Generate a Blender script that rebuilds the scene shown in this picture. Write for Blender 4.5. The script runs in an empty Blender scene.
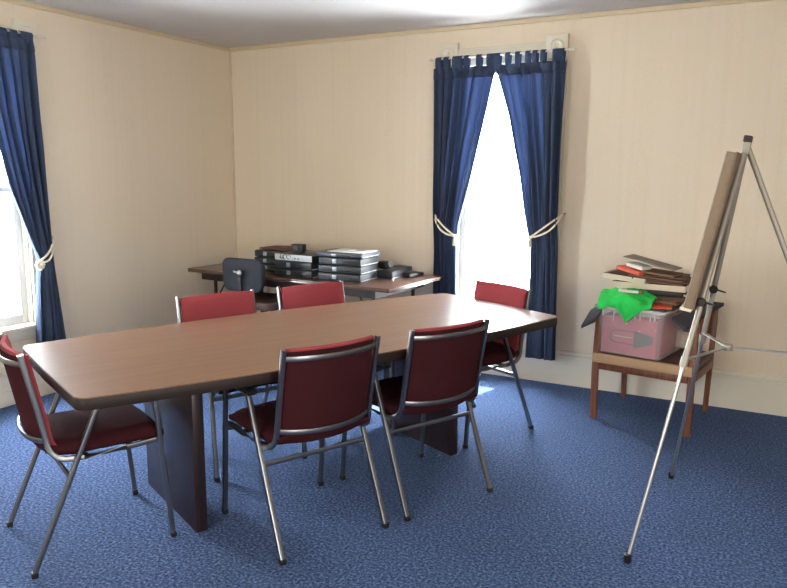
import bpy, bmesh, math, random
from mathutils import Vector, Matrix, noise
random.seed(7)
scene = bpy.context.scene
COL = scene.collection
R = math.radians

# ------------------------------------------------------------------ camera
F, YAW, PITCH, ROLL = 722.48, -0.4946, 0.16556, 0.00615
CAM = Vector((4.3415, -5.0459, 1.50))
fw = Vector((math.sin(YAW)*math.cos(PITCH), math.cos(YAW)*math.cos(PITCH), -math.sin(PITCH)))
r0 = Vector((math.cos(YAW), -math.sin(YAW), 0)); u0 = r0.cross(fw)
rt = r0*math.cos(ROLL) + u0*math.sin(ROLL); up = rt.cross(fw)
cd = bpy.data.cameras.new('camera'); cam = bpy.data.objects.new('camera', cd); COL.objects.link(cam)
m = Matrix((rt, up, -fw)).transposed().to_4x4(); m.translation = CAM
cam.matrix_world = m
cd.sensor_width = 36; cd.lens = F/787*36; cd.clip_start = 0.05; cd.clip_end = 200
scene.camera = cam

# ------------------------------------------------------------------ light and exposure
scene.view_settings.view_transform = 'Standard'
scene.view_settings.look = 'None'
scene.view_settings.gamma = 1
scene.view_settings.use_curve_mapping = False
scene.view_settings.exposure = 0.2
w = bpy.data.worlds.new('sky'); scene.world = w; w.use_nodes = True
w.node_tree.nodes['Background'].inputs[0].default_value = (0.90, 0.95, 1.0, 1)
w.node_tree.nodes['Background'].inputs[1].default_value = 54.0
sun = bpy.data.lights.new('sun', 'SUN'); sun.energy = 30; sun.angle = R(1.0); sun.color = (1, .95, .86)
so = bpy.data.objects.new('sun', sun); COL.objects.link(so)
so.rotation_euler = Vector((-0.26, -1.0, -1.6)).to_track_quat('-Z', 'Y').to_euler()
def area(name, loc, d, sx, sy, e, col):
    l = bpy.data.lights.new(name, 'AREA'); l.shape = 'RECTANGLE'; l.size = sx; l.size_y = sy; l.energy = e; l.color = col
    o = bpy.data.objects.new(name, l); COL.objects.link(o); o.location = loc
    o.rotation_euler = Vector(d).to_track_quat('-Z', 'Y').to_euler(); return o
# daylight of the windows in the two walls behind and beside the photographer
area('window_light_behind', (2.4, -6.25, 1.45), (0.0, 1, 0.12), 2.2, 1.7, 78, (1, .93, .83))
area('window_light_side', (5.9, -4.9, 1.45), (-1, 0.15, 0), 1.2, 1.7, 72, (1, .93, .84))

# ------------------------------------------------------------------ materials
def srgb(r, g, b):
    f = lambda c: (c/255/12.92) if c/255 <= .04045 else ((c/255+.055)/1.055)**2.4
    return (f(r), f(g), f(b), 1)
MATS = {}
def mat(name, col, rough=.6, metal=0, spec=.5, noise_amt=0, noise_scale=40, bump=0, bump_scale=None, **kw):
    if name in MATS: return MATS[name]
    m = bpy.data.materials.new(name); m.use_nodes = True; nt = m.node_tree; b = nt.nodes['Principled BSDF']
    b.inputs['Roughness'].default_value = rough; b.inputs['Metallic'].default_value = metal
    b.inputs['Specular IOR Level'].default_value = spec
    for k, v in kw.items(): b.inputs[k.replace('_', ' ')].default_value = v
    tc = nt.nodes.new('ShaderNodeTexCoord')
    nz = nt.nodes.new('ShaderNodeTexNoise'); nz.inputs['Scale'].default_value = noise_scale; nz.inputs['Detail'].default_value = 4
    nt.links.new(tc.outputs['Object'], nz.inputs['Vector'])
    mx = nt.nodes.new('ShaderNodeMix'); mx.data_type = 'RGBA'
    a = noise_amt if noise_amt else .04
    mx.inputs['A'].default_value = [c*(1-a) for c in col[:3]]+[1]; mx.inputs['B'].default_value = [min(1, c*(1+a)) for c in col[:3]]+[1]
    nt.links.new(nz.outputs['Fac'], mx.inputs['Factor']); nt.links.new(mx.outputs['Result'], b.inputs['Base Color'])
    if bump:
        n2 = nt.nodes.new('ShaderNodeTexNoise'); n2.inputs['Scale'].default_value = bump_scale or noise_scale; n2.inputs['Detail'].default_value = 3
        nt.links.new(tc.outputs['Object'], n2.inputs['Vector'])
        bp = nt.nodes.new('ShaderNodeBump'); bp.inputs['Strength'].default_value = bump; bp.inputs['Distance'].default_value = .004
        nt.links.new(n2.outputs['Fac'], bp.inputs['Height']); nt.links.new(bp.outputs['Normal'], b.inputs['Normal'])
    MATS[name] = m; return m

def carpet_mat():
    m = mat('carpet', srgb(92, 108, 138), rough=.95, spec=.1)
    nt = m.node_tree; b = nt.nodes['Principled BSDF']
    tc = nt.nodes.new('ShaderNodeTexCoord')
    n1 = nt.nodes.new('ShaderNodeTexNoise'); n1.inputs['Scale'].default_value = 85; n1.inputs['Detail'].default_value = 3; n1.inputs['Roughness'].default_value = .7
    n2 = nt.nodes.new('ShaderNodeTexNoise'); n2.inputs['Scale'].default_value = 2.2; n2.inputs['Detail'].default_value = 5
    for n in (n1, n2): nt.links.new(tc.outputs['Object'], n.inputs['Vector'])
    cr = nt.nodes.new('ShaderNodeValToRGB'); e = cr.color_ramp.elements
    e[0].position = .33; e[0].color = srgb(30, 44, 76); e[1].position = .67; e[1].color = srgb(112, 134, 176)
    x = cr.color_ramp.elements.new(.5); x.color = srgb(66, 86, 124)
    nt.links.new(n1.outputs['Fac'], cr.inputs['Fac'])
    mx = nt.nodes.new('ShaderNodeMix'); mx.data_type = 'RGBA'; mx.blend_type = 'MULTIPLY'; mx.inputs['Factor'].default_value = .3
    c2 = nt.nodes.new('ShaderNodeValToRGB'); c2.color_ramp.elements[0].position = .3; c2.color_ramp.elements[0].color = (.65, .65, .65, 1); c2.color_ramp.elements[1].position = .7
    nt.links.new(n2.outputs['Fac'], c2.inputs['Fac'])
    nt.links.new(cr.outputs['Color'], mx.inputs['A']); nt.links.new(c2.outputs['Color'], mx.inputs['B'])
    nt.links.new(mx.outputs['Result'], b.inputs['Base Color'])
    bp = nt.nodes.new('ShaderNodeBump'); bp.inputs['Strength'].default_value = .6; bp.inputs['Distance'].default_value = .006
    nt.links.new(n1.outputs['Fac'], bp.inputs['Height']); nt.links.new(bp.outputs['Normal'], b.inputs['Normal'])
    return m
def wall_mat():
    m = mat('wallpaper', srgb(214, 200, 172), rough=.85, spec=.2)
    nt = m.node_tree; b = nt.nodes['Principled BSDF']
    tc = nt.nodes.new('ShaderNodeTexCoord')
    mp = nt.nodes.new('ShaderNodeMapping'); mp.inputs['Scale'].default_value = (26, 26, .35)
    n1 = nt.nodes.new('ShaderNodeTexNoise'); n1.inputs['Scale'].default_value = 1; n1.inputs['Detail'].default_value = 3
    n2 = nt.nodes.new('ShaderNodeTexNoise'); n2.inputs['Scale'].default_value = 60; n2.inputs['Detail'].default_value = 2
    nt.links.new(tc.outputs['Object'], mp.inputs['Vector']); nt.links.new(mp.outputs['Vector'], n1.inputs['Vector']); nt.links.new(tc.outputs['Object'], n2.inputs['Vector'])
    ad = nt.nodes.new('ShaderNodeMath'); ad.operation = 'ADD'; nt.links.new(n1.outputs['Fac'], ad.inputs[0]); nt.links.new(n2.outputs['Fac'], ad.inputs[1])
    cr = nt.nodes.new('ShaderNodeValToRGB'); e = cr.color_ramp.elements
    e[0].position = .7; e[0].color = srgb(219, 207, 185); e[1].position = 1.3 if False else 1.0; e[1].color = srgb(223, 211, 190)
    nt.links.new(ad.outputs[0], cr.inputs['Fac']); nt.links.new(cr.outputs['Color'], b.inputs['Base Color'])
    bp = nt.nodes.new('ShaderNodeBump'); bp.inputs['Strength'].default_value = .06; bp.inputs['Distance'].default_value = .003
    nt.links.new(n2.outputs['Fac'], bp.inputs['Height']); nt.links.new(bp.outputs['Normal'], b.inputs['Normal'])
    return m
def wood_mat(name, c1, c2, rough, axis=0, scale=14, spec=.5):
    m = mat(name, c1, rough=rough, spec=spec); nt = m.node_tree; b = nt.nodes['Principled BSDF']
    tc = nt.nodes.new('ShaderNodeTexCoord'); mp = nt.nodes.new('ShaderNodeMapping')
    s = [scale*5]*3; s[axis] = scale*.35; mp.inputs['Scale'].default_value = s
    n1 = nt.nodes.new('ShaderNodeTexNoise'); n1.inputs['Scale'].default_value = 1; n1.inputs['Detail'].default_value = 2; n1.inputs['Distortion'].default_value = .2
    nt.links.new(tc.outputs['Object'], mp.inputs['Vector']); nt.links.new(mp.outputs['Vector'], n1.inputs['Vector'])
    cr = nt.nodes.new('ShaderNodeValToRGB'); e = cr.color_ramp.elements
    e[0].position = .35; e[0].color = c1; e[1].position = .68; e[1].color = c2
    nt.links.new(n1.outputs['Fac'], cr.inputs['Fac']); nt.links.new(cr.outputs['Color'], b.inputs['Base Color']); return m
def curtain_mat():
    m = mat('curtain_cloth', srgb(58, 70, 92), rough=.85, spec=.15); nt = m.node_tree; b = nt.nodes['Principled BSDF']
    out = nt.nodes['Material Output']
    tr = nt.nodes.new('ShaderNodeBsdfTranslucent'); tr.inputs['Color'].default_value = srgb(124, 144, 184)
    mx = nt.nodes.new('ShaderNodeMixShader'); mx.inputs[0].default_value = .2
    nt.links.new(b.outputs[0], mx.inputs[1]); nt.links.new(tr.outputs[0], mx.inputs[2]); nt.links.new(mx.outputs[0], out.inputs['Surface'])
    tc = nt.nodes.new('ShaderNodeTexCoord'); wv = nt.nodes.new('ShaderNodeTexNoise'); wv.inputs['Scale'].default_value = 220
    nt.links.new(tc.outputs['Object'], wv.inputs['Vector'])
    bp = nt.nodes.new('ShaderNodeBump'); bp.inputs['Strength'].default_value = .15; bp.inputs['Distance'].default_value = .002
    nt.links.new(wv.outputs['Fac'], bp.inputs['Height']); nt.links.new(bp.outputs['Normal'], b.inputs['Normal'])
    return m
def clear_mat(name, col, fac, rough):
    """thin see-through sheet: part transparent, part frosted / glossy"""
    m = bpy.data.materials.new(name); m.use_nodes = True; nt = m.node_tree; b = nt.nodes['Principled BSDF']; out = nt.nodes['Material Output']
    b.inputs['Base Color'].default_value = col; b.inputs['Roughness'].default_value = rough
    t = nt.nodes.new('ShaderNodeBsdfTransparent'); mx = nt.nodes.new('ShaderNodeMixShader'); mx.inputs[0].default_value = fac
    nt.links.new(t.outputs[0], mx.inputs[1]); nt.links.new(b.outputs[0], mx.inputs[2]); nt.links.new(mx.outputs[0], out.inputs['Surface']); return m
def glass_mat():
    m = bpy.data.materials.new('window_glass'); m.use_nodes = True; nt = m.node_tree; out = nt.nodes['Material Output']
    nt.nodes.remove(nt.nodes['Principled BSDF'])
    t = nt.nodes.new('ShaderNodeBsdfTransparent'); g = nt.nodes.new('ShaderNodeBsdfGlossy'); g.inputs['Roughness'].default_value = .02
    mx = nt.nodes.new('ShaderNodeMixShader'); mx.inputs[0].default_value = .05
    nt.links.new(t.outputs[0], mx.inputs[1]); nt.links.new(g.outputs[0], mx.inputs[2]); nt.links.new(mx.outputs[0], out.inputs['Surface']); return m

CARPET = carpet_mat(); WALL = wall_mat()
CEIL = mat('ceiling_paint', srgb(206, 204, 202), rough=.9, spec=.15, noise_amt=.03, noise_scale=2)
TRIM = mat('trim_paint', srgb(218, 214, 198), rough=.5, noise_amt=.03, noise_scale=6)
SASH = mat('sash_paint', srgb(222, 224, 226), rough=.4)
TABLETOP = wood_mat('laminate_top', srgb(112, 80, 61), srgb(124, 92, 71), .31, 0, 6, spec=.6)
TABLEEDGE = mat('table_edge', srgb(32, 24, 21), rough=.5, spec=.3)
PEDESTAL = wood_mat('pedestal_laminate', srgb(34, 26, 28), srgb(42, 31, 32), .3, 2, 10)
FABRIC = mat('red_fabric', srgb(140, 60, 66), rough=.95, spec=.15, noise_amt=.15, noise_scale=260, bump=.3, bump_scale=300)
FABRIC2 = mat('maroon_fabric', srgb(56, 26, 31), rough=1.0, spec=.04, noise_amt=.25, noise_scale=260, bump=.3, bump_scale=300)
CHROME = mat('chrome_tube', srgb(134, 137, 142), rough=.34, metal=1, noise_amt=.05, noise_scale=8)
BLACKPL = mat('black_plastic', srgb(24, 24, 26), rough=.45)
CHARCOAL = mat('charcoal_fabric', srgb(50, 55, 62), rough=.85, spec=.2, noise_amt=.15, noise_scale=200)
BROWNVINYL = mat('brown_vinyl', srgb(70, 48, 46), rough=.5)
SIDETOP = wood_mat('side_laminate', srgb(84, 60, 54), srgb(104, 76, 68), .3, 0, 10)
EDGEBAND = mat('edge_band', srgb(84, 66, 60), rough=.22, spec=1.0)
DARKSTEEL = mat('dark_steel', srgb(50, 42, 42), rough=.6, spec=.25)
CASE = mat('case_plastic', srgb(34, 40, 47), rough=.5, noise_amt=.08, noise_scale=30)
CASELID = mat('case_lid', srgb(54, 62, 74), rough=.5)
HIGHLIGHT_PANEL = mat('highlight_panel', srgb(196, 206, 212), rough=.35)  # silver device panel, and the painted edge highlights of the cases
LATCH = mat('latch_metal', srgb(150, 160, 166), rough=.35, metal=.6, noise_amt=.3, noise_scale=60)
PAPER = mat('paper', srgb(226, 226, 220), rough=.8)
PRINT = mat('print_ink', srgb(70, 72, 78), rough=.8)
ALU = mat('aluminium', srgb(176, 178, 182), rough=.35, metal=.9, noise_amt=.05, noise_scale=10)
GREYTUBE = mat('grey_enamel', srgb(152, 148, 138), rough=.4, metal=.3)
BOARD = mat('board_edge', srgb(128, 112, 94), rough=.8, noise_amt=.12, noise_scale=30)
BOARDFACE = mat('board_face', srgb(176, 168, 152), rough=.8)
WALNUT = wood_mat('walnut', srgb(92, 54, 38), srgb(126, 78, 54), .4, 2, 9)
TANVINYL = mat('tan_vinyl', srgb(186, 154, 118), rough=.5, noise_amt=.05, noise_scale=20)
GREYARM = mat('grey_arm', srgb(58, 58, 66), rough=.75, spec=.2)
GREEN = mat('green_cloth', srgb(44, 196, 86), rough=.8, spec=.2, noise_amt=.1, noise_scale=30)
ORANGE = mat('orange_cover', srgb(214, 92, 66), rough=.5)
KRAFT = mat('kraft_card', srgb(118, 88, 70), rough=.8, noise_amt=.15, noise_scale=25)
KRAFT2 = mat('brown_card', srgb(92, 66, 54), rough=.8, noise_amt=.15, noise_scale=25)
CREAM = mat('cream_card', srgb(214, 204, 182), rough=.7)
GREYCARD = mat('grey_card', srgb(132, 124, 112), rough=.7)
RED = mat('red_card', srgb(214, 70, 104), rough=.6, noise_amt=.08, noise_scale=12)
ROPE = mat('rope_cotton', srgb(226, 220, 200), rough=.85)
CURTAIN = curtain_mat()
PLASTIC = clear_mat('frosted_plastic', srgb(226, 228, 234), .24, .25)
PLASTIC_RIM = clear_mat('frosted_rim', srgb(230, 232, 238), .42, .25)
GLASS = glass_mat()

# ------------------------------------------------------------------ mesh helpers
def RM(rx=0, ry=0, rz=0): return Matrix.Rotation(rz, 4, 'Z') @ Matrix.Rotation(ry, 4, 'Y') @ Matrix.Rotation(rx, 4, 'X')
class MB:
    def __init__(s): s.bm = bmesh.new()
    def box(s, c, size, bev=0, rot=None, seg=2):
        t = bmesh.new(); bmesh.ops.create_cube(t, size=1)
        for v in t.verts: v.co = Vector((v.co.x*size[0], v.co.y*size[1], v.co.z*size[2]))
        if bev: bmesh.ops.bevel(t, geom=t.edges[:], offset=min(bev, min(size)*.49), segments=seg, profile=.5, affect='EDGES')
        M = Matrix.Translation(Vector(c)) @ (rot or Matrix())
        t.transform(M); s._add(t); return s
    def bx(s, x0, x1, y0, y1, z0, z1, bev=0):
        return s.box(((x0+x1)/2, (y0+y1)/2, (z0+z1)/2), (abs(x1-x0), abs(y1-y0), abs(z1-z0)), bev)
    def _add(s, t):
        me = bpy.data.meshes.new('tmp'); t.to_mesh(me); t.free(); s.bm.from_mesh(me); bpy.data.meshes.remove(me)
    def sweep(s, pts, w, h=None, n=10, upv=(0, 0, 1), cap=True, square=False):
        """tube along pts; w is the half width across, h the half height along upv"""
        h = h or w; pts = [Vector(p) for p in pts]; rings = []; bm = s.bm; upv = Vector(upv)
        for i, p in enumerate(pts):
            d = (pts[min(i+1, len(pts)-1)] - pts[max(i-1, 0)]).normalized()
            side = d.cross(upv)
            if side.length < 1e-4: side = d.cross(Vector((0, 1, 0.01)))
            side.normalize(); u = side.cross(d).normalized()
            rg = []
            for k in range(n):
                a = 2*math.pi*(k+.5)/n; ca, sa = math.cos(a), math.sin(a)
                if square:
                    e = .35; ca = math.copysign(abs(ca)**e, ca); sa = math.copysign(abs(sa)**e, sa)
                rg.append(bm.verts.new(p + side*w*ca + u*h*sa))
            rings.append(rg)
        for a, b in zip(rings, rings[1:]):
            for k in range(n): bm.faces.new((a[k], a[(k+1) % n], b[(k+1) % n], b[k]))
        if cap: bm.faces.new(rings[0][::-1]); bm.faces.new(rings[-1])
        return s
    def prism(s, outline, z0, z1, bev=0):
        t = bmesh.new(); vs = [t.verts.new((x, y, z0)) for x, y in outline]; f = t.faces.new(vs)
        r = bmesh.ops.extrude_face_region(t, geom=[f])
        for v in r['geom']:
            if isinstance(v, bmesh.types.BMVert): v.co.z = z1
        bmesh.ops.recalc_face_normals(t, faces=t.faces)
        if bev:
            ed = [e for e in t.edges if abs(e.verts[0].co.z-e.verts[1].co.z) < 1e-6]
            bmesh.ops.bevel(t, geom=ed, offset=bev, segments=2, profile=.5, affect='EDGES')
        s._add(t); return s
    def lathe(s, prof, c=(0, 0, 0), n=20, M=None):
        bm = s.bm; rings = []; M = M or Matrix()
        for r, z in prof:
            rings.append([bm.verts.new(M @ Vector((r*math.cos(2*math.pi*k/n), r*math.sin(2*math.pi*k/n), z)) + Vector(c)) for k in range(n)])
        for a, b in zip(rings, rings[1:]):
            for k in range(n): bm.faces.new((a[k], a[(k+1) % n], b[(k+1) % n], b[k]))
        bm.faces.new(rings[0][::-1]); bm.faces.new(rings[-1]); return s
    def grid(s, fn, nu, nv):
        bm = s.bm; g = [[bm.verts.new(fn(i/nu, j/nv)) for j in range(nv+1)] for i in range(nu+1)]
        for i in range(nu):
            for j in range(nv): bm.faces.new((g[i][j], g[i+1][j], g[i+1][j+1], g[i][j+1]))
        return s
    def slab(s, fn, nrm, nu, nv, th):
        """closed slab: fn(u,v) is the mid surface, nrm the thickness direction; th(u,v) the half thickness"""
        nrm = Vector(nrm); bm = s.bm
        A = [[bm.verts.new(fn(i/nu, j/nv)+nrm*th(i/nu, j/nv)) for j in range(nv+1)] for i in range(nu+1)]
        B = [[bm.verts.new(fn(i/nu, j/nv)-nrm*th(i/nu, j/nv)) for j in range(nv+1)] for i in range(nu+1)]
        for i in range(nu):
            for j in range(nv):
                bm.faces.new((A[i][j], A[i+1][j], A[i+1][j+1], A[i][j+1])); bm.faces.new((B[i][j+1], B[i+1][j+1], B[i+1][j], B[i][j]))
        for i in range(nu):
            bm.faces.new((A[i][0], B[i][0], B[i+1][0], A[i+1][0])); bm.faces.new((A[i+1][nv], B[i+1][nv], B[i][nv], A[i][nv]))
        for j in range(nv):
            bm.faces.new((A[0][j+1], B[0][j+1], B[0][j], A[0][j])); bm.faces.new((A[nu][j], B[nu][j], B[nu][j+1], A[nu][j+1]))
        return s
    def build(s, name, material, parent=None, smooth=True, angle=40):
        bmesh.ops.recalc_face_normals(s.bm, faces=s.bm.faces)
        me = bpy.data.meshes.new(name); s.bm.to_mesh(me); s.bm.free()
        for mm in (material if isinstance(material, (list, tuple)) else [material]): me.materials.append(mm)
        if smooth:
            for f in me.polygons: f.use_smooth = True
            me.set_sharp_from_angle(angle=R(angle))
        o = bpy.data.objects.new(name, me); COL.objects.link(o); o.parent = parent; return o
def tag(o, label=None, cat=None, group=None, kind=None):
    for k, v in (('label', label), ('category', cat), ('group', group), ('kind', kind)):
        if v: o[k] = v
    return o
def thing(name, loc, rz, label, cat, group=None):
    o = bpy.data.objects.new(name, None); COL.objects.link(o); o.location = loc; o.rotation_euler = (0, 0, rz)
    o.empty_display_size = .1
    return tag(o, label, cat, group)
def dup(root, loc, rz, label, group=None):
    r = root.copy(); COL.objects.link(r); r.location = loc; r.rotation_euler = (0, 0, rz); r['label'] = label
    if group: r['group'] = group
    for ch in list(root.children):
        c = ch.copy(); COL.objects.link(c); c.parent = r
        for g in list(ch.children):
            d = g.copy(); COL.objects.link(d); d.parent = c
    return r
def struct(o): o['kind'] = 'structure'; return o
def V(*a): return Vector(a)
def lerp(a, b, t): return a+(b-a)*t
def interp(tab, x):
    tab = sorted(tab)
    if x <= tab[0][0]: return tab[0][1]
    for (a, va), (b, vb) in zip(tab, tab[1:]):
        if x <= b: return lerp(va, vb, (x-a)/(b-a))
    return tab[-1][1]

# ------------------------------------------------------------------ room shell
H = 2.556; XR, YF = 6.1, -6.4
struct(MB().bx(-.2, XR+.2, YF-.2, .2, -.1, 0).build('floor', CARPET))
struct(MB().bx(-.2, XR+.2, YF-.2, .2, H, H+.1).build('ceiling', CEIL))
W1 = (2.15, 2.81, .45, 2.265); W2 = (-2.69, -2.03, .485, 2.265)
b = MB(); b.bx(-.2, W1[0], 0, .2, 0, H); b.bx(W1[1], XR+.2, 0, .2, 0, H); b.bx(W1[0], W1[1], 0, .2, 0, W1[2]); b.bx(W1[0], W1[1], 0, .2, W1[3], H)
struct(b.build('wall_back', WALL))
b = MB(); b.bx(-.2, 0, W2[1], 0, 0, H); b.bx(-.2, 0, YF-.2, W2[0], 0, H); b.bx(-.2, 0, W2[0], W2[1], 0, W2[2]); b.bx(-.2, 0, W2[0], W2[1], W2[3], H)
struct(b.build('wall_left', WALL))
struct(MB().bx(XR, XR+.2, YF-.2, 0, 0, H).build('wall_right', WALL))
struct(MB().bx(0, XR, YF-.2, YF, 0, H).build('wall_front', WALL))
# baseboards: plank, stepped cap
def base_back(x0, x1):
    b = MB(); b.bx(x0, x1, -.022, 0, 0, .205); b.bx(x0, x1, -.03, 0, .205, .222, .004); b.bx(x0, x1, -.02, 0, .222, .25, .004); return b
struct(base_back(0, XR).build('baseboard_back', TRIM))
b = MB(); b.bx(0, .022, YF, -.022, 0, .205); b.bx(0, .03, YF, -.03, .205, .222, .004); b.bx(0, .02, YF, -.02, .222, .25, .004); b.bx(0, .028, YF, -.022, 0, .10, .003)
struct(b.build('baseboard_left', TRIM))
struct(MB().bx(XR-.022, XR, YF, 0, 0, .25, .004).build('baseboard_right', TRIM))
struct(MB().bx(0, XR, YF, YF+.022, 0, .25, .004).build('baseboard_front', TRIM))
# narrow cover strip under the ceiling and in the corner
WALLTRIM = mat('wall_trim', srgb(210, 195, 166), rough=.7, noise_amt=.04, noise_scale=8)
struct(MB().bx(0, XR, -.018, 0, H-.03, H, .003).build('trim_1', WALLTRIM))
struct(MB().bx(0, .018, YF, -.018, H-.03, H, .003).build('trim_2', WALLTRIM))
struct(MB().bx(0, .014, -.014, 0, .25, H-.03, .002).build('trim_3', WALLTRIM))

def make_window(name, M, z0, z1, rail):
    """local x 0..0.66 along the wall, local -y into the room"""
    w = .66; root = bpy.data.objects.new(name, None); COL.objects.link(root); root.matrix_world = M; struct(root)
    b = MB(); b.bx(-.145, 0, -.022, 0, z0-.04, z1, .003); b.bx(w, w+.145, -.022, 0, z0-.04, z1, .003); b.bx(0, w, -.022, 0, z1, z1+.125, .003)
    b.bx(-.11, -.035, -.03, -.02, z0, z1, .004); b.bx(w+.035, w+.11, -.03, -.02, z0, z1, .004); b.bx(0, w, -.03, -.02, z1+.045, z1+.105, .004)
    b.build('casing', TRIM, root)
    for x in (-.0725, w+.0725):
        c = MB(); c.bx(x-.077, x+.077, -.036, 0, z1+.015, z1+.17, .004)
        c.lathe([(.05, 0), (.05, .008), (.038, .012), (.034, .006), (.016, .006), (.012, .012), (.001, .014)], (x, -.036, z1+.095), 20, RM(R(90)))
        c.build('corner_block', TRIM, root)
    j = MB(); j.bx(0, .012, 0, .16, z0, z1); j.bx(w-.012, w, 0, .16, z0, z1); j.bx(.012, w-.012, 0, .16, z1-.012, z1); j.build('jamb', TRIM, root)
    b = MB()
    def frame(y0, y1, za, zb, s=.045, bot=.06, top=.04):
        b.bx(.012, .012+s, y0, y1, za, zb, .003); b.bx(w-.012-s, w-.012, y0, y1, za, zb, .003)
        b.bx(.012+s, w-.012-s, y0, y1, za, za+bot, .003); b.bx(.012+s, w-.012-s, y0, y1, zb-top, zb, .003)
    if rail:
        frame(.045, .075, z0+.02, rail+.02, bot=.06, top=.035); frame(.08, .11, rail-.015, z1-.012, bot=.03)
        g = MB(); g.bx(.055, w-.055, .058, .061, z0+.08, rail); g.bx(.055, w-.055, .094, .097, rail, z1-.05)
    else:
        frame(.06, .095, z0+.02, z1-.012); g = MB(); g.bx(.055, w-.055, .075, .078, z0+.08, z1-.05)
    b.build('sash', SASH, root); g.build('pane', GLASS, root)
    MB().bx(-.16, w+.16, -.06, .16, z0-.005, z0+.02, .005).build('sill', TRIM, root)
    MB().bx(-.14, w+.14, -.02, 0, z0-.075, z0-.006, .004).build('apron', TRIM, root)
make_window('window_1', Matrix.Translation((2.15, 0, 0)), W1[2], W1[3], None)
make_window('window_2', Matrix.Translation((0, -2.69, 0)) @ Matrix.Rotation(R(90), 4, 'Z'), W2[2], W2[3], 1.38)

# ------------------------------------------------------------------ curtains
def curtain(outer, inner, ztop, zbot, tabs, folds, M, ph, label, group, frm, name='curtain'):
    """outer/inner: tables z -> position along the wall; tabs: positions of loops; local -y is the room"""
    root = thing(name, (0, 0, 0), 0, label, 'curtain', group); root.matrix_world = M
    span0 = abs(interp(inner, ztop)-interp(outer, ztop))
    def fn(u, v):
        z = lerp(ztop, zbot, v); a, c = interp(outer, z), interp(inner, z); x = lerp(a, c, u)
        k = min(1.25, span0/max(.05, abs(c-a))) ** .8
        amp = .021*k
        y = -.085 - amp*math.sin(2*math.pi*folds*u+ph+.6*math.sin(3*z)) - .35*amp*math.sin(2*math.pi*folds*2.3*u+ph*2+z*2)
        x += (.013*math.cos(2*math.pi*folds*u+ph+.9)+.006*math.sin(2*math.pi*folds*.45*u+z*3+ph))*min(1, 8*u*(1-u))*k
        y += .01*noise.noise(V(u*5, z*2.5, ph*3))
        if v < .035: y = -.085 + (y+.085)*(.45+.55*v/.035)
        return V(x, y, z)
    c = MB(); c.grid(fn, 110, 70); o = c.build('panel', CURTAIN, root, angle=80)
    md = o.modifiers.new('solid', 'SOLIDIFY'); md.thickness = .0016
    hd = MB(); hd.grid(lambda u, v: fn(u, v*.03)+V(0, -.004, .012*(1-v)), 90, 4); h = hd.build('heading', CURTAIN, root, angle=80)
    md = h.modifiers.new('solid', 'SOLIDIFY'); md.thickness = .003
    for x, wd in tabs:
        t = MB(); zr = frm
        path = [(-.088, ztop-.03), (-.103, ztop+.04), (-.102, zr-.004), (-.092, zr+.0085), (-.08, zr+.0115), (-.068, zr+.0085), (-.058, zr-.004), (-.06, ztop+.04), (-.078, ztop-.03)]
        def tf(u, v, x=x, wd=wd, path=path):
            s = v*(len(path)-1); i = min(int(s), len(path)-2); f = s-i
            y = lerp(path[i][0], path[i+1][0], f); z = lerp(path[i][1], path[i+1][1], f)
            return V(x+(u-.5)*wd, y-.002*math.sin(u*6), z)
        t.grid(tf, 4, 24); t = t.build('tab', CURTAIN, root, angle=80)
        md = t.modifiers.new('solid', 'SOLIDIFY'); md.thickness = .002
    return root
def tx(zx): return 1.988+(420+zx/4.63-434)*(1.019/139)
I = Matrix()
GB = 'tab top curtains of the back window'
curtain([(2.24, 1.996), (1.25, 2.012), (1.0, 2.02), (.19, 2.03)], [(2.24, 2.475), (1.9, 2.40), (1.5, 2.30), (1.15, 2.215), (1.0, 2.20), (.7, 2.205), (.19, 2.20)], 2.24, .19,
        [(tx(92), .045), (tx(130), .04), (tx(185), .075), (tx(230), .035), (tx(290), .04), (tx(345), .055)], 6, I, .4,
        'navy curtain at the back window, tied back to the left beside the side table', None, 2.322)
curtain([(2.24, 2.975), (1.6, 2.96), (1.2, 2.95), (.9, 2.965), (.19, 2.985)], [(2.24, 2.462), (1.9, 2.57), (1.5, 2.67), (1.2, 2.72), (1.0, 2.765), (.9, 2.765), (.19, 2.755)], 2.24, .19,
        [(tx(375), .05), (tx(425), .035), (tx(470), .035), (tx(515), .035), (tx(548), .035), (tx(583), .035), (tx(650), .08)], 6.5, I, 2.1,
        'navy curtain at the back window, tied back to the right, hem above the baseboard', None, 2.322)
MW2 = Matrix.Rotation(R(90), 4, 'Z')      # local x -> world y, local -y -> world +x
curtain([(2.3, -1.965), (1.9, -1.955), (1.2, -1.935), (.9, -1.925), (.2, -1.87)], [(2.3, -2.34), (1.9, -2.30), (1.41, -2.195), (1.06, -2.085), (.93, -2.035), (.8, -2.05), (.2, -2.09)], 2.30, .2,
        [(-1.985, .05), (-2.02, .05), (-2.09, .05), (-2.16, .05), (-2.23, .05), (-2.30, .05)], 6, MW2, 1.2,
        'dark blue curtain at the left window with a cream rope tieback', None, 2.345)
def rod(M, x0, x1, z, label):
    root = thing('curtain_rod', (0, 0, 0), 0, label, 'curtain rod'); root.matrix_world = M
    MB().sweep([(x0, -.08, z), (x1, -.08, z)], .0075, n=10).build('pole', TRIM, root)
    for x, s in ((x0, -1), (x1, 1)):
        MB().lathe([(.007, 0), (.012, .008), (.013, .016), (.008, .026), (.002, .03)], (x, -.08, z), 12, RM(0, R(90)*s)).build('finial', TRIM, root)
    for x in (x0+.02, x1-.02):
        MB().sweep([(x, -.078, z), (x, -.036, z)], .005, n=8).build('bracket', TRIM, root)
rod(I, 1.975, 3.0, 2.322, 'white curtain rod above the back window')
rod(MW2, -2.85, -1.875, 2.345, 'pale curtain rod above the left window')
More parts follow.
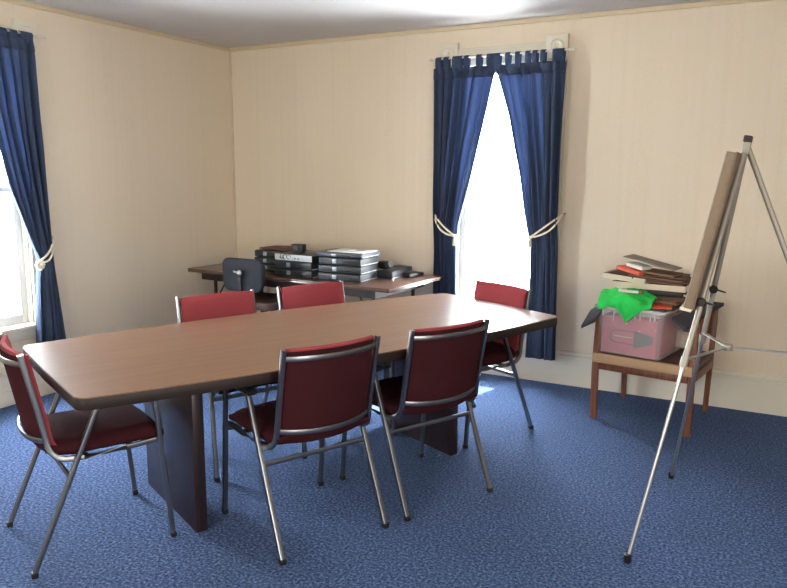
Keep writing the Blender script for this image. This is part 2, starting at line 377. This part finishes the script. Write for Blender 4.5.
def rope(M, hook, ctrl, knot, label, tassel):
    root = thing('curtain_tieback', (0, 0, 0), 0, label, 'tieback'); root.matrix_world = M
    hook, knot, ctrl = V(*hook), V(*knot), V(*ctrl)
    for k, dz in enumerate((.012, -.012)):
        pts = []
        for i in range(21):
            t = i/20; p = (1-t)**2*hook + 2*t*(1-t)*(ctrl+V(0, 0, dz*2)) + t*t*knot; p.z += dz*math.sin(math.pi*t); pts.append(p)
        MB().sweep(pts, .0075, n=8).build('cord', ROPE, root)
    pts = [hook+V(0, -.002, 0), hook+V(0, .03, .005), V(hook.x, -.002, hook.z+.005)]
    MB().sweep(pts, .004, n=6).build('hook', LATCH, root)
    if tassel == 'knot':
        b = MB()
        for k in range(9):
            a = k*2*math.pi/8; c = knot+V(.019*math.cos(a), -.006, -.022+.021*math.sin(a)) if k < 8 else knot+V(0, -.016, -.022)
            b.lathe([(.002, -.016), (.012, -.010), (.016, 0), (.012, .010), (.002, .016)], c, 10)
        b.build('knot', ROPE, root)
    else:
        MB().lathe([(.006, .012), (.014, .006), (.015, -.004), (.008, -.014), (.012, -.022), (.014, -.05), (.016, -.07), (.004, -.072)], knot, 14).build('tassel', ROPE, root)
rope(I, (2.006, -.075, 1.21), (2.05, -.135, 1.10), (2.20, -.128, 1.045), 'cream rope tieback on the curtain nearest the side table', 'tassel')
rope(I, (2.985, -.075, 1.225), (2.93, -.135, 1.13), (2.775, -.128, 1.06), 'cream rope tieback on the right curtain of the back window', 'tassel')
rope(MW2, (-1.905, -.075, 1.07), (-1.95, -.14, .93), (-2.055, -.13, .925), 'cream rope tieback with a rosette knot on the left window curtain', 'knot')

# ------------------------------------------------------------------ conference table
A = R(24.5); UA = V(math.sin(A), math.cos(A), 0); PA = V(math.cos(A), -math.sin(A), 0)
def UV(u, v, z=0): return UA*u + PA*v + V(0, 0, z)
TC = UV(-.988, 3.055); TR = R(65.5)         # local x = along the table, local -y = towards the camera side
t = thing('conference_table', TC, TR, 'long boat-shaped brown laminate conference table with rounded corners on slab pedestals', 'table')
def boat(inset=0):
    L, we, wm, r = 1.236-inset, .472-inset, .56-inset, .05
    n = 24; o = []
    def side(x): return we+(wm-we)*(1-(x/L)**2)
    pts = []
    for i in range(n+1):
        x = lerp(-(L-r), L-r, i/n); pts.append((x, -side(x)))
    def corner(cx, cy, a0):
        return [(cx+r*math.cos(a0+R(90)*k/6), cy+r*math.sin(a0+R(90)*k/6)) for k in range(1, 6)]
    y = side(L-r)
    o += pts; o += corner(L-r, -y+r, -R(90)); o += [(L, -y+r), (L+.006, 0), (L, y-r)]; o += corner(L-r, y-r, 0)
    o += [(-x_, -y_) for x_, y_ in pts]
    o += corner(-(L-r), y-r, R(90)); o += [(-L, y-r), (-L-.006, 0), (-L, -y+r)]; o += corner(-(L-r), -y+r, R(180))
    return o
MB().prism(boat(), .737, .741).build('tabletop', TABLETOP, t)
MB().prism(boat(-.0015), .695, .737, .0015).build('edge_band', TABLEEDGE, t)
for x in (-.722, .70):
    p = MB(); p.box((x, .07, .345), (.05, .61, .69), .004); p = p.build('pedestal', PEDESTAL, t)
MB().box((-.011, .07, .62), (1.37, .04, .13), .003).build('stretcher', PEDESTAL, t)

# ------------------------------------------------------------------ stacking arm chairs
def leg_path(x, rear):
    if rear: return [(x, -.265, .012), (x, -.012, .60), (x, .0, .622)]
    return [(x, .265, .012), (x, .215, .60), (x, .205, .622)]
def make_chair(label, group):
    t = thing('stacking_armchair', (0, 0, 0), 0, label, 'chair', group)
    # upholstered back: curved slab between the uprights
    def bk(u, v):
        x = (u-.5)*.415; z = lerp(.45, .842, v); y0 = interp([(.45, -.168), (.62, -.197), (.86, -.243)], z)
        s = 2*(u-.5); y = y0-.035*(1-s*s)+.012
        if v < .12: y += (.12-v)/.12*.02
        z += -.012*(1-s*s)*(1 if v > .5 else 1)*(1-v)
        return V(x, y, z)
    def th(u, v):
        e = min(u, 1-u)*12; f = min(v, 1-v)*12; return .007+.010*min(1, e)**.5*min(1, f)**.5
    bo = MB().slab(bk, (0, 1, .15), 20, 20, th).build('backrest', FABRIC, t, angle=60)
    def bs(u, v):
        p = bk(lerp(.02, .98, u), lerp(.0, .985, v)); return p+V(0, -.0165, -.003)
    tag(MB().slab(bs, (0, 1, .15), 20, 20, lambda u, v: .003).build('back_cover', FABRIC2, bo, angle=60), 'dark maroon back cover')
    # seat cushion
    def st(u, v):
        x = (u-.5)*.44; y = lerp(-.19, .255, v); z = .452+.010*math.sin(math.pi*u)-.018*max(0, v-.75)*4*max(0, v-.75)
        if v < .2: z += (.2-v)*.10
        return V(x, y, z)
    def ts(u, v):
        e = min(u, 1-u)*10; f = min(v, 1-v)*12; return .010+.022*min(1, e)**.5*min(1, f)**.5
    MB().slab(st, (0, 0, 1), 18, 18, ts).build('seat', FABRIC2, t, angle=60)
    # back uprights run down, bend forward and become the seat rails
    for s in (-1, 1):
        x = s*.217
        pts = [(x, -.249, .846), (x, -.236, .78), (x, -.208, .64), (x, -.188, .53)]
        for k in range(1, 7):
            a = k/6*R(78); pts.append((s*(.217+.012*k/6), -.183+.075*(1-math.cos(a)), .50-.075*math.sin(a)))
        x = s*.230
        pts += [(x, -.06, .420), (x, .10, .424), (x, .222, .430)]
        MB().sweep(pts, .0085, .0105, n=12, upv=(0, 1, .02), square=True).build('back_frame', CHROME, t)
    for z, y in ((.808, -.240), (.505, -.178)):
        pts = []
        for k in range(15):
            s = -1+2*k/14; pts.append((s*.214, y-.042*(1-s*s)-.012*(1-abs(s)**6), z-(.012 if z < .6 else 0)*(1-s*s)))
        MB().sweep(pts, .004, .010, n=8, square=True).build('back_rail', CHROME, t)
    for s in (-1, 1):
        x = s*.248
        for rear in (True, False):
            l = MB().sweep(leg_path(x, rear), .0105, .0095, n=12, upv=(0, 1, 0), square=True).build('leg', CHROME, t)
            fy = -.265 if rear else .265
            MB().box((x, fy, .011), (.024, .023, .022), .003).build('foot_cap', BLACKPL, l)
        MB().sweep([(x, -.008, .622), (x, .21, .622)], .0085, .006, n=10, square=True).build('arm_frame', CHROME, t)
        a = MB(); a.sweep([(x, -.04, .634), (x, -.03, .637), (x, .0, .640), (x, .12, .641), (x, .215, .637), (x, .235, .630)], .021, .012, n=14, square=True)
        a.build('armrest', BLACKPL, t)
    yr = lambda z: lerp(-.265, -.012, z/.60)
    MB().sweep([(-.25, yr(.355), .355), (.25, yr(.355), .355)], .006, .0095, n=8, square=True).build('stretcher', CHROME, t)
    MB().sweep([(-.25, .23, .405), (.25, .23, .405)], .006, .0095, n=8, square=True).build('stretcher', CHROME, t)
    u = MB()
    for y in (-.05, .12): u.box((0, y, .418), (.45, .03, .006), .001)
    u.build('seat_brace', DARKSTEEL, t)
    return t
ch = make_chair('red armchair with its back to the camera, left one of the near pair', None)
ch.location = UV(-1.315, 3.455); ch.rotation_euler = (0, 0, R(65.5))
dup(ch, UV(-.70, 3.465), R(64.5), 'red armchair with its back to the camera, nearer the window of the near pair')
dup(ch, UV(-2.087, 3.005), R(-24.5), 'red armchair pulled up to the table end under the left window, seen from its side')
dup(ch, UV(-1.205, 2.585), R(-114.5), 'red armchair across the table, its back in front of the office chair')
dup(ch, UV(-.605, 2.585), R(-114.5), 'red armchair across the table, its back in front of the black case stacks')
dup(ch, UV(.095, 3.005), R(155.5), 'red armchair at the far table end against the bright back window')

# ------------------------------------------------------------------ side table with its load
SR = R(-3.5); SC = V(1.136, -.452, 0)
t = thing('folding_table', SC, SR, 'dark brown laminate folding table against the back wall in the corner', 'table')
MB().bx(-.955, .955, -.38, .38, .727, .74, .003).build('tabletop', SIDETOP, t)
MB().bx(-.956, .956, -.381, .381, .712, .7268, .003).build('edge_band', EDGEBAND, t)
b = MB(); b.bx(-.84, .82, -.34, -.32, .655, .712); b.bx(-.84, .82, .32, .34, .655, .712); b.bx(-.84, -.82, -.32, .32, .655, .712); b.bx(.80, .82, -.32, .32, .655, .712)
b.build('apron', DARKSTEEL, t)
for s in (-1, 1):
    for y in (-.27, .27):
        MB().sweep([(s*.76, y, .70), (s*.76, y, .012)], .014, n=10, upv=(0, 1, 0)).build('leg', DARKSTEEL, t)
    MB().sweep([(s*.76, -.27, .12), (s*.76, .27, .12)], .011, n=8).build('leg_bar', DARKSTEEL, t)
    MB().sweep([(s*.76, 0, .45), (s*.5, 0, .70)], .009, .005, n=8).build('brace', DARKSTEEL, t)
    MB().sweep([(s*.76, -.27, .45), (s*.76, .27, .45)], .008, n=8).build('brace_bar', DARKSTEEL, t)
    MB().sweep([(s*.76, -.27, .48), (s*.62, -.27, .68)], .008, .004, n=8).build('brace', DARKSTEEL, t)

def make_case(label, w, d, h, group, bodymat=None):
    t = thing('equipment_case', (0, 0, 0), 0, label, 'case', group)
    MB().bx(-w/2, w/2, 0, d, .004, h-.002, .006).build('body', bodymat or CASE, t)
    MB().bx(w/2-.001, w/2+.002, .012, d-.012, .005, .011).build('edge_highlight', HIGHLIGHT_PANEL, t); MB().bx(-w/2-.002, -w/2+.001, .012, d-.012, .005, .011).build('edge_highlight', HIGHLIGHT_PANEL, t)  # pale strips paint in the highlight along the lower side edges
    b = MB(); b.bx(-w/2+.01, w/2-.01, -.0015, .0, h*.60, h*.60+.002); b.build('seam', BLACKPL, t)
    b = MB(); b.bx(-.055, -.02, -.006, 0, h*.25, h*.80, .002); b.build('latch', LATCH, t)
    b = MB(); b.sweep([(.035, 0, h*.40), (.037, -.010, h*.40), (.088, -.010, h*.40), (.09, 0, h*.40)], .004, n=8); b.build('handle', BLACKPL, t)
    return t
def case_at(proto, x, y, z, rz, label, group=None): return dup(proto, (x, y, z), rz, label, group)
T = .741
# left front stack: two cases and a silver-faced player
cA = make_case('black case at the bottom of the stack behind the office chair back, with silver latch', .355, .34, .058, None)
cA.location = (1.190, -.765, T); cA.rotation_euler = (0, 0, R(-4))
case_at(cA, 1.187, -.763, T+.058, R(-4.6), 'black case directly under the silver-faced device')
t = thing('media_player', (1.190, -.76, T+.1165), R(-4), 'silver-faced device with loose black cable on the left case stack', 'electronic device')
MB().bx(-.175, .175, .004, .33, .002, .05, .003).build('body', BLACKPL, t)
MB().bx(-.175, .175, 0, .004, .004, .049, .001).build('front_panel', HIGHLIGHT_PANEL, t)
b = MB()
for x in (-.12, -.09, .02, .05): b.lathe([(.006, 0), (.006, .003), (.004, .004)], (x, 0, .022), 10, RM(R(90)))
b.build('button', PRINT, t)
def loop(cx, r, dz, n=22, y=-.008):
    return [(cx+r*math.cos(2*math.pi*k/n)*1.0, y-.003*math.sin(k), .028+dz+r*.75*math.sin(2*math.pi*k/n)) for k in range(int(n*.85))]
cb = MB(); cb.sweep(loop(-.07, .022, .002), .0022, n=6); cb.sweep(loop(-.035, .02, .004), .0022, n=6)
cb.sweep([(-.13, .05, .0525), (-.12, .0, .053), (-.115, -.008, .03), (-.10, -.008, .012), (-.09, -.008, .03), (-.08, .02, .0535)], .0022, n=6)
tag(cb.build('cable', BLACKPL, t), 'black cable')
# rear left stack
c = make_case('dark case lying under another at the wall end of the left pile', .29, .30, .054, None)
c.location = (.845, -.60, T)
c2 = case_at(c, .845, -.60, T+.054, R(1), 'dark case lying second from the bottom, just left of the silver-faced device')
c3 = case_at(c, .845, -.60, T+.108, R(-1), 'dark case under the brown board on the left pile')
MBx = MB(); MBx.prism([(-.17, -.03), (.05, -.03), (.13, .0), (.16, .14), (.10, .20), (-.02, .22), (-.17, .16)], 0, .012, .003)
o = MBx.build('brown_folder', KRAFT2); o.location = (.895, -.54, T+.1675); o.rotation_euler = (0, 0, R(-2)); tag(o, 'brown folder lying across the top of the left case pile', 'folder')
t = thing('small_black_box', (1.15, -.63, T+.167), R(4), 'small black boxy device standing on top of the left pile', 'electronic device')
MB().bx(-.05, .05, -.03, .03, .006, .065, .006).build('body', BLACKPL, t)
MB().lathe([(.018, 0), (.018, .006), (.014, .008), (.008, .004)], (.0, -.03, .036), 16, RM(R(90))).build('dial', PRINT, t)
MB().bx(-.04, .04, -.02, .02, 0, .006).build('foot', BLACKPL, t)
# right stack
rz = R(2)
def rs(dx, dy): return V(1.66+dx, -.885+dy, 0)
c = make_case('black case at the bottom of the tallest stack on the side table', .345, .27, .056, None)
c.location = (1.594, -.768, T); c.rotation_euler = (0, 0, rz)
case_at(c, 1.596, -.767, T+.056, rz+R(.8), 'black case second from the bottom of the tallest stack')
case_at(c, 1.598, -.768, T+.112, rz-R(.7), 'black case third up, right under the grey-blue lid case')
t = make_case('grey-blue lid case on top of the tallest stack, papers on it', .375, .275, .036, None, CASELID)
t.location = (1.592, -.772, T+.168); t.rotation_euler = (0, 0, rz)
q = Matrix.Translation((1.60, -.77, T+.2045)) @ RM(0, 0, rz-R(1))
o = MB().bx(-.12, .175, .03, .25, 0, .005, .001).build('paper_sheets', PAPER); o.matrix_world = q
MB().bx(.04, .11, .16, .19, .005, .0056).build('printed_mark', PRINT, o)
tag(o, 'white paper sheets lying on top of the tallest case stack', 'paper')
# things to the right of it
t = thing('camcorder', (1.765, -.42, T+.058), R(-20), 'black rounded camera-like device on a small case beside the tallest stack', 'camera')
MB().box((0, 0, .034), (.09, .07, .06), .02).build('body', BLACKPL, t)
MB().lathe([(.026, 0), (.028, .02), (.024, .035), (.018, .036)], (.04, 0, .036), 16, RM(0, R(70))).build('lens', PRINT, t)
t = make_case('small dark case right beside the tallest stack, lowest and nearest the camera', .13, .26, .058, None)
for ch_ in list(t.children):
    if ch_.name.startswith(('handle', 'latch')): bpy.data.objects.remove(ch_)
t.location = (1.815, -.50, T); t.rotation_euler = (0, 0, rz)
t = thing('grey_box', (1.745, -.12, T), R(-14), 'grey-blue box lying near the wall behind the flat dark device', 'box')
MB().bx(-.07, .07, -.06, .06, 0, .05, .005).build('body', CASELID, t); MB().bx(-.071, .071, -.061, .061, .038, .041).build('seam', PRINT, t)
t = thing('flat_recorder', (1.90, -.27, T), R(-12), 'flat dark device lying at the window end of the side table', 'electronic device')
MB().bx(-.06, .06, -.07, .10, 0, .026, .004).build('body', CASE, t); MB().bx(-.05, .05, -.05, .05, .026, .029, .001).build('cover', BLACKPL, t)
o = MB().lathe([(.008, 0), (.01, .004), (.01, .012), (.006, .018), (.001, .02)], (0, 0, 0), 12).build('white_cup', PAPER); o.location = (1.915, -.56, T)
tag(o, 'tiny white cup standing beside the small dark case', 'cup')

# ------------------------------------------------------------------ office chair
t = thing('office_chair', (.915, -.86, 0), R(0), 'dark grey office chair with chrome adjuster knob, pushed under the side table', 'chair')
def ob(u, v):
    a = (u-.5)*2; c = (v-.5)*2
    k = 1-.10*abs(c)**4; kk = 1-.10*abs(a)**4
    return V(a*.186*k, -.14+.03*a*a, .765+c*.128*kk)
def rr_outline(w, h, r, n=6):
    o = []
    for cx, cz, a0 in ((w-r, h-r, 0), (-w+r, h-r, 90), (-w+r, -h+r, 180), (w-r, -h+r, 270)):
        for k in range(n+1): a = R(a0+90*k/n); o.append((cx+r*math.cos(a), cz+r*math.sin(a)))
    return o
b = MB(); b.prism(rr_outline(.184, .120, .06), -.02, .02, .010)
o = b.build('backrest', CHARCOAL, t, angle=60)
for v in o.data.vertices:
    x, y, z = v.co; v.co = (x*(1+.04*y/.128), -.14+z*-1+.35*x*x, .765+y)
MB().sweep([(0, -.166, .80), (0, -.176, .74), (0, -.176, .60), (0, -.150, .52), (0, -.05, .49)], .016, .006, n=8, upv=(0, 1, 0)).build('back_post', BLACKPL, t)
b = MB(); b.lathe([(.012, 0), (.014, .012), (.024, .016), (.026, .03), (.020, .036), (.006, .038)], (.02, -.174, .785), 16, RM(R(90)))
b.box((-.02, -.19, .79), (.05, .014, .016), .004, RM(0, R(20), 0)); b.build('adjuster_knob', CHROME, t)
b = MB(); b.prism(rr_outline(.225, .20, .07), -.03, .03, .014); o = b.build('seat', BROWNVINYL, t, angle=60); o.location = (0, .11, .535)
MB().lathe([(.05, .50), (.05, .49), (.022, .48), (.022, .30), (.03, .29), (.03, .09), (.045, .08), (.045, .06)], (0, .11, 0), 16).build('gas_column', BLACKPL, t)
for k in range(5):
    a = R(90+72*k); d = V(math.cos(a), math.sin(a), 0); c0 = V(0, .11, 0)
    l = MB().sweep([c0+d*.03+V(0, 0, .085), c0+d*.15+V(0, 0, .08), c0+d*.255+V(0, 0, .064)], .018, .011, n=8, square=True).build('base_arm', BLACKPL, t)
    MB().lathe([(.006, -.02), (.027, -.018), (.027, .018), (.006, .02)], c0+d*.255+V(0, 0, .0275), 16, RM(R(90), 0, a)).build('caster', BLACKPL, l)

# ------------------------------------------------------------------ wooden armchair with the storage bin
t = thing('wooden_armchair', (3.704, -.389, 0), R(-8), 'brown wooden armchair with tan vinyl seat against the back wall, holding a clear bin', 'chair')
for x, sx in ((-.28, -1), (.28, 1)):
    def tl(pts, n=10): return MB().sweep(pts, .020, .016, n=12, upv=(0, 1, 0), square=True)
    tl([(x, -.282, 0), (x+sx*.004, -.282, .30), (x+sx*.004, -.275, .45), (x-sx*.0, -.262, .672)]).build('leg', WALNUT, t)
    MB().sweep([(x+(.0 if sx < 0 else -.03), .27, 0), (x-sx*.01, .225, .38), (x-sx*.012, .27, .70)], .016, .014, n=12, upv=(0, 1, 0), square=True).build('leg', WALNUT, t)
    a = MB()
    def arm(u, v, x=x, sx=sx):
        z = interp([(0, .60), (.22, .685), (.5, .705), (1, .715)], v); y = interp([(0, -.335), (.22, -.275), (1, .22)], v); c = x+interp([(0, -.045 if sx < 0 else -.075), (.22, -.015 if sx < 0 else -.05), (1, 0)], v); z += 0 if sx < 0 else max(0, .065*(1-v/.22))
        return V(c+(u-.5)*.085, y, z-(u-.5)*sx*.05*(1-v))
    a.slab(arm, (0, 0, 1), 6, 18, lambda u, v: .010); a.build('armrest', GREYARM, t, angle=60)
b = MB(); b.bx(-.262, .262, -.288, -.262, .315, .360, .003); b.bx(-.29, -.265, -.26, .22, .31, .360, .003); b.bx(.265, .29, -.26, .22, .31, .360, .003); b.bx(-.25, .25, .21, .235, .31, .36, .003)
b.build('seat_frame', WALNUT, t)
b = MB()
b.slab(lambda u, v: V(lerp(-.292, .285, u), lerp(-.290, .20, v), .390), (0, 0, 1), 16, 16, lambda u, v: .014+.014*min(1, 14*min(u, 1-u))**.5*min(1, 14*min(v, 1-v))**.5)
so_ = b.build('seat', BROWNVINYL, t, angle=60)
tag(MB().sweep([(-.294, -.292, .389), (.288, -.292, .389)], .016, .029, n=16, square=True).build('front_roll', TANVINYL, so_), 'tan front edge')
MB().slab(lambda u, v: V(lerp(-.255, .255, u), .262+.03*(1-(2*u-1)**2), lerp(.50, .68, v)), (0, 1, 0), 12, 4, lambda u, v: .009).build('backrest', WALNUT, t, angle=60)

# bin
bx, by, zb = 3.615, -.455, .4215
t = thing('storage_bin', (bx, by, zb), R(-11), 'clear plastic storage bin with pink-red contents on the wooden armchair seat', 'bin')
def taper(z): k = z/.297; return (lerp(.186, .210, k), lerp(.205, .225, k))
def ring(z, ins=0):
    w_, d_ = taper(z); w_ -= ins; d_ -= ins; r = .03
    return [(x, y, z) for x, y in rr_outline(w_, d_, r, 4)]
b = MB(); bm = b.bm
zs = [0, .004, .02, .12, .265, .297]; rings = [[bm.verts.new(p) for p in ring(z, .008 if i == 0 else 0)] for i, z in enumerate(zs)]
inn = [[bm.verts.new(p) for p in ring(z, .004)] for z in reversed(zs[1:])]
allr = rings+inn
for a_, c_ in zip(allr, allr[1:]):
    n = len(a_)
    for k in range(n): bm.faces.new((a_[k], a_[(k+1) % n], c_[(k+1) % n], c_[k]))
bm.faces.new(allr[0][::-1]); bm.faces.new(allr[-1])
b.build('body', PLASTIC, t, angle=50)
b = MB(); w_, d_ = taper(.25)
b.bx(-w_-.008, w_+.008, -d_-.010, -d_-.001, .279, .297, .002); b.bx(-w_-.008, w_+.008, d_+.001, d_+.010, .279, .297, .002)
b.bx(-w_-.010, -w_-.001, -d_, d_, .279, .297, .002); b.bx(w_+.001, w_+.010, -d_, d_, .279, .297, .002)
for x in (-.16, -.09, .04, .07, .13, .155): b.bx(x-.004, x+.004, -d_-.008, -d_-.001, .235, .281, .001)
b.build('rim', PLASTIC_RIM, t)
b = MB()
for x in (-.13, .0, .035): b.bx(x-.002, x+.002, -.222, -.219, .02, .20)
# contents: a red carton with a dark outlined picture
t = thing('red_carton', (bx-.005, by, zb+.006), R(-11), 'pink-red carton with a dark outlined tool shape, inside the clear bin', 'box')
MB().bx(-.166, .166, -.190, .17, 0, .230, .004).build('carton_body', RED, t)
pts = []
for k in range(25):
    a = R(90+180*k/24); pts.append((-.075+.038*math.cos(a), -.192, .105+.038*math.sin(a)))
pts = [(.04, -.192, .143)]+pts+[(.04, -.192, .067)]
MB().sweep(pts, .003, .0015, n=6, upv=(0, 1, 0)).build('printed_outline', PRINT, t)
b = MB(); M_ = RM(R(90)); tt = bmesh.new()
b.prism([(.03, .05), (.05, .05), (.145, .085), (.145, .13), (.05, .15), (.03, .15)], 0, .002)
o = b.build('printed_shape', PRINT, t); o.matrix_parent_inverse = Matrix(); o.rotation_euler = (R(90), 0, 0); o.location = (0, -.1895, 0)
MB().bx(-.09, .02, -.1925, -.1895, .105, .110).build('printed_line', CREAM, t)

def flat(name, x0, x1, y0, y1, th, z, m, label, cat, rz=0, tilt=(0, 0), bev=.002, group=None, cx=None):
    cx, cy = (x0+x1)/2, (y0+y1)/2
    o = MB().bx(x0-cx, x1-cx, y0-cy, y1-cy, 0, th, bev).build(name, m); o.location = (cx, cy, z); o.rotation_euler = (R(tilt[0]), R(tilt[1]), R(rz)); return tag(o, label, cat, group)
# papers that fill the top of the bin
flat('papers', 3.49, 3.77, -.60, -.31, .045, .662, CREAM, 'pale papers filling the top of the clear bin', 'paper', -11)
flat('black_folder', 3.56, 3.84, -.63, -.29, .010, .7180, BLACKPL, 'black folder lying on the bin rim under the tan magazine', 'folder', -8)
flat('orange_booklet', 3.64, 3.80, -.66, -.52, .006, .7285, ORANGE, 'thin orange booklet on the front bin rim, right of the green cloth', 'booklet', 5)
flat('tan_magazine', 3.56, 3.84, -.50, -.20, .022, .7285, KRAFT, 'tan magazine below the cream boxes', 'magazine', -9)
flat('dark_book', 3.60, 3.87, -.48, -.18, .022, .7510, KRAFT2, 'dark brown book just under the lower cream box', 'book', -5)
flat('black_notebook', 3.50, 3.82, -.47, -.17, .030, .7735, BLACKPL, 'black notebook between the dark brown book and the cream box', 'book', 6)
# two shallow cream trays
def tray(x0, x1, y0, y1, z, h, rz, ry, label):
    t = thing('cardboard_tray', ((x0+x1)/2, (y0+y1)/2, z), R(rz), label, 'box'); t.rotation_euler = (0, R(ry), R(rz))
    w, d = (x1-x0)/2, (y1-y0)/2; b = MB(); b.bx(-w, w, -d, d, 0, .003)
    for a_ in ((-w, w, -d, -d+.003), (-w, w, d-.003, d), (-w, -w+.003, -d+.003, d-.003), (w-.003, w, -d+.003, d-.003)): b.bx(*a_, .003, h)
    b.build('tray_body', CREAM, t)
    MB().bx(-w+.006, w-.006, -d+.006, d-.006, .0035, h-.006, .001).build('tray_filling', KRAFT2, t); return t
tray(3.425, 3.862, -.455, -.13, .806, .036, -3, 0, 'cream cardboard tray, lower and wider one of the pair on the bin')
tray(3.375, 3.64, -.44, -.15, .846, .032, -9, 4, 'cream cardboard tray tipped on the left of the wider tray')
for i, (x0, x1, y0, rz) in enumerate([(3.50, 3.84, -.43, -3), (3.53, 3.86, -.44, 3), (3.52, 3.845, -.43, -6), (3.56, 3.85, -.425, 2)]):
    flat('brown_folder', x0, x1, y0, y0+.25, .0105, .846+.0115*i, [KRAFT, KRAFT2, KRAFT, KRAFT2][i],
         ['brown folder at the bottom of the folders on the wide tray', 'brown folder second from the bottom on the wide tray', 'brown folder second from the top of the folders on the wide tray', 'brown folder topmost of the folders, under the orange book'][i],
         'folder', rz, (0, 3), group='brown folders on the cream tray')
flat('orange_book', 3.45, 3.63, -.43, -.27, .022, .900, ORANGE, 'orange-red book with a bright spine on the brown folders', 'book', -28, (0, 8))
flat('white_box', 3.50, 3.62, -.42, -.33, .022, .928, PAPER, 'small white box lying on the orange-red book', 'box', -28, (0, 8))
flat('tan_card', 3.61, 3.80, -.46, -.27, .012, .898, KRAFT, 'tan card right of the orange-red book', 'card', -10, (0, 4))
flat('grey_folder', 3.48, 3.80, -.44, -.28, .007, .962, GREYCARD, 'grey folder topmost of the pile, sloping down to the right', 'folder', -12, (0, 11))

# green cloth draped over the front left of the bin
def cl(u, v):
    x = lerp(3.385, 3.70, u); yb = lerp(-.405, -.44, u)
    hang = interp([(0, .05), (.2, .035), (.35, .07), (.55, .15), (.7, .085), (.85, .03), (1, .02)], u)
    top = .34; L = .25+hang; s = v*L
    zt = .745+.020*math.sin(2.6*u+.3)+.018*math.exp(-((u-.42)/.25)**2)
    if s < .25: y = yb-s; z = zt+.028*math.sin(math.pi*min(1, s/.25))+.01*math.sin(9*u+14*s)
    else: y = yb-.25-.018*min(1, (s-.25)/.04)-.008*math.sin(10*u); z = zt-(s-.25)*1.05+.01*math.sin(9*u+3.5)
    n = noise.noise(V(u*4, v*9, 2.3))+.5*noise.noise(V(u*12, v*7, 5.3)); z += .014*n if s < .25 else 0; y += .008*n
    if s >= .25: x += (.52-u)*.25*(s-.25)
    return V(x, y, z)
b = MB(); b.grid(cl, 60, 60); o = b.build('green_cloth', GREEN, angle=180)
md = o.modifiers.new('solid', 'SOLIDIFY'); md.thickness = .005; md.offset = 1
tag(o, 'bright green cloth draped over the front of the clear bin', 'cloth')
pp = cl(.56, .50); t = thing('marker_pen', (3.585, pp.y-.035, pp.z+.016), R(-8), 'white marker pen lying on the green cloth', 'pen')
MB().sweep([(-.085, 0, 0), (.035, 0, 0)], .0085, n=12).build('barrel', PAPER, t)
MB().sweep([(.035, 0, 0), (.062, 0, 0)], .0088, n=12).build('cap', KRAFT, t)

# ------------------------------------------------------------------ easel and its board
t = thing('tripod_easel', (3.93, -1.83, 0), 0, 'silver tripod easel holding a display board at the right', 'easel')
apex = V(.250, 0, 1.628)
def E(p): return V(*p)
feet = [V(-.022, -.466, 0), V(.016, .463, 0), V(.92, 0, 0)]
for i, f in enumerate(feet):
    d = (apex-f).normalized(); top = apex+V(0, [-.022, .022, 0][i], -.03)+(V(.008, 0, .012) if i == 2 else V(0, 0, 0)); d = (top-f).normalized()
    mid = f+d*((top-f).length*.48)
    u = MB().sweep([mid, top], .0112, n=14, upv=(0, 1, 0)).build('leg', GREYTUBE, t)
    tag(MB().sweep([f+d*.02, mid+d*.02], .0082, n=14, upv=(0, 1, 0)).build('lower_tube', ALU, u), 'bright aluminium lower tube')
    MB().sweep([mid-d*.012, mid+d*.03], .0155, n=14, upv=(0, 1, 0)).build('collar', GREYTUBE, u)
    MB().lathe([(.013, 0), (.014, .006), (.013, .032), (.0095, .034)], f, 14).build('rubber_foot', BLACKPL, u)
b = MB(); b.box(apex+V(.004, 0, -.022), (.026, .07, .05), .004, RM(0, R(8))); b.build('head', GREYTUBE, t)
MB().box(apex+V(.007, 0, .013), (.030, .074, .026), .004, RM(0, R(8))).build('head_cap', DARKSTEEL, t)
def onleg(i, z):
    f = feet[i]; top = apex+V(0, [-.022, .022, 0][i], -.03)+(V(.008, 0, .012) if i == 2 else V(0, 0, 0)); return f+(top-f)*(z/top.z)
hub = V(.246, 0, .80)
for i, z in ((0, .785), (1, .80)):
    MB().sweep([onleg(i, z), hub], .0085, .0035, n=10, square=True).build('brace', ALU, t)
MB().sweep([hub, onleg(2, .805)], .0085, .0035, n=10, square=True).build('brace', ALU, t)
MB().lathe([(.02, -.012), (.022, -.008), (.022, .008), (.02, .012)], hub, 14).build('hub', GREYTUBE, t)
pz = 1.012
for i in (0, 1):
    p = onleg(i, pz); n = V(math.cos(R(15)), 0, -math.sin(R(15)))
    MB().sweep([p-n*.07, p+n*.014], .0055, n=10).build('peg', ALU, t)
    MB().lathe([(.016, 0), (.018, .004), (.018, .014), (.014, .018)], p+V(0, -.008, 0), 14, RM(R(90))).build('peg_knob', BLACKPL, t)
    MB().sweep([p+n*.012, p+n*.05], .004, n=8).build('peg_bolt', BLACKPL, t)
# board rests on the pegs, leaning back along the legs
legd = (V(.250, 0, 1.628)-V(-.003, 0, 0)).normalized(); ln = V(legd.z, 0, -legd.x)
dirz = (legd*.6+ln*.016).normalized(); nx = V(dirz.z, 0, -dirz.x)
q = V(3.93, 0, 0)+V(-.003, -1.80, 0)+legd*(.985/legd.z)-ln*.028+V(.004, 0, 0)
M = Matrix((nx, V(0, 1, 0), dirz)).transposed().to_4x4(); M.translation = q
t = thing('display_board', (0, 0, 0), 0, 'tall brown-edged display board leaning on the tripod easel, seen edge on', 'board'); t.matrix_world = M
MB().bx(-.031, -.001, -.29, .29, .0, .603, .004).build('pad', BOARD, t)
MB().bx(-.0345, -.0312, -.29, .29, .0, .603, .001).build('front_sheet', BOARDFACE, t)
MB().bx(-.0008, .003, -.29, .29, .0, .606, .001).build('backing', BOARD, t)
MB().bx(-.046, -.002, -.29, .29, -.014, -.001, .003).build('bottom_ledge', CREAM, t)
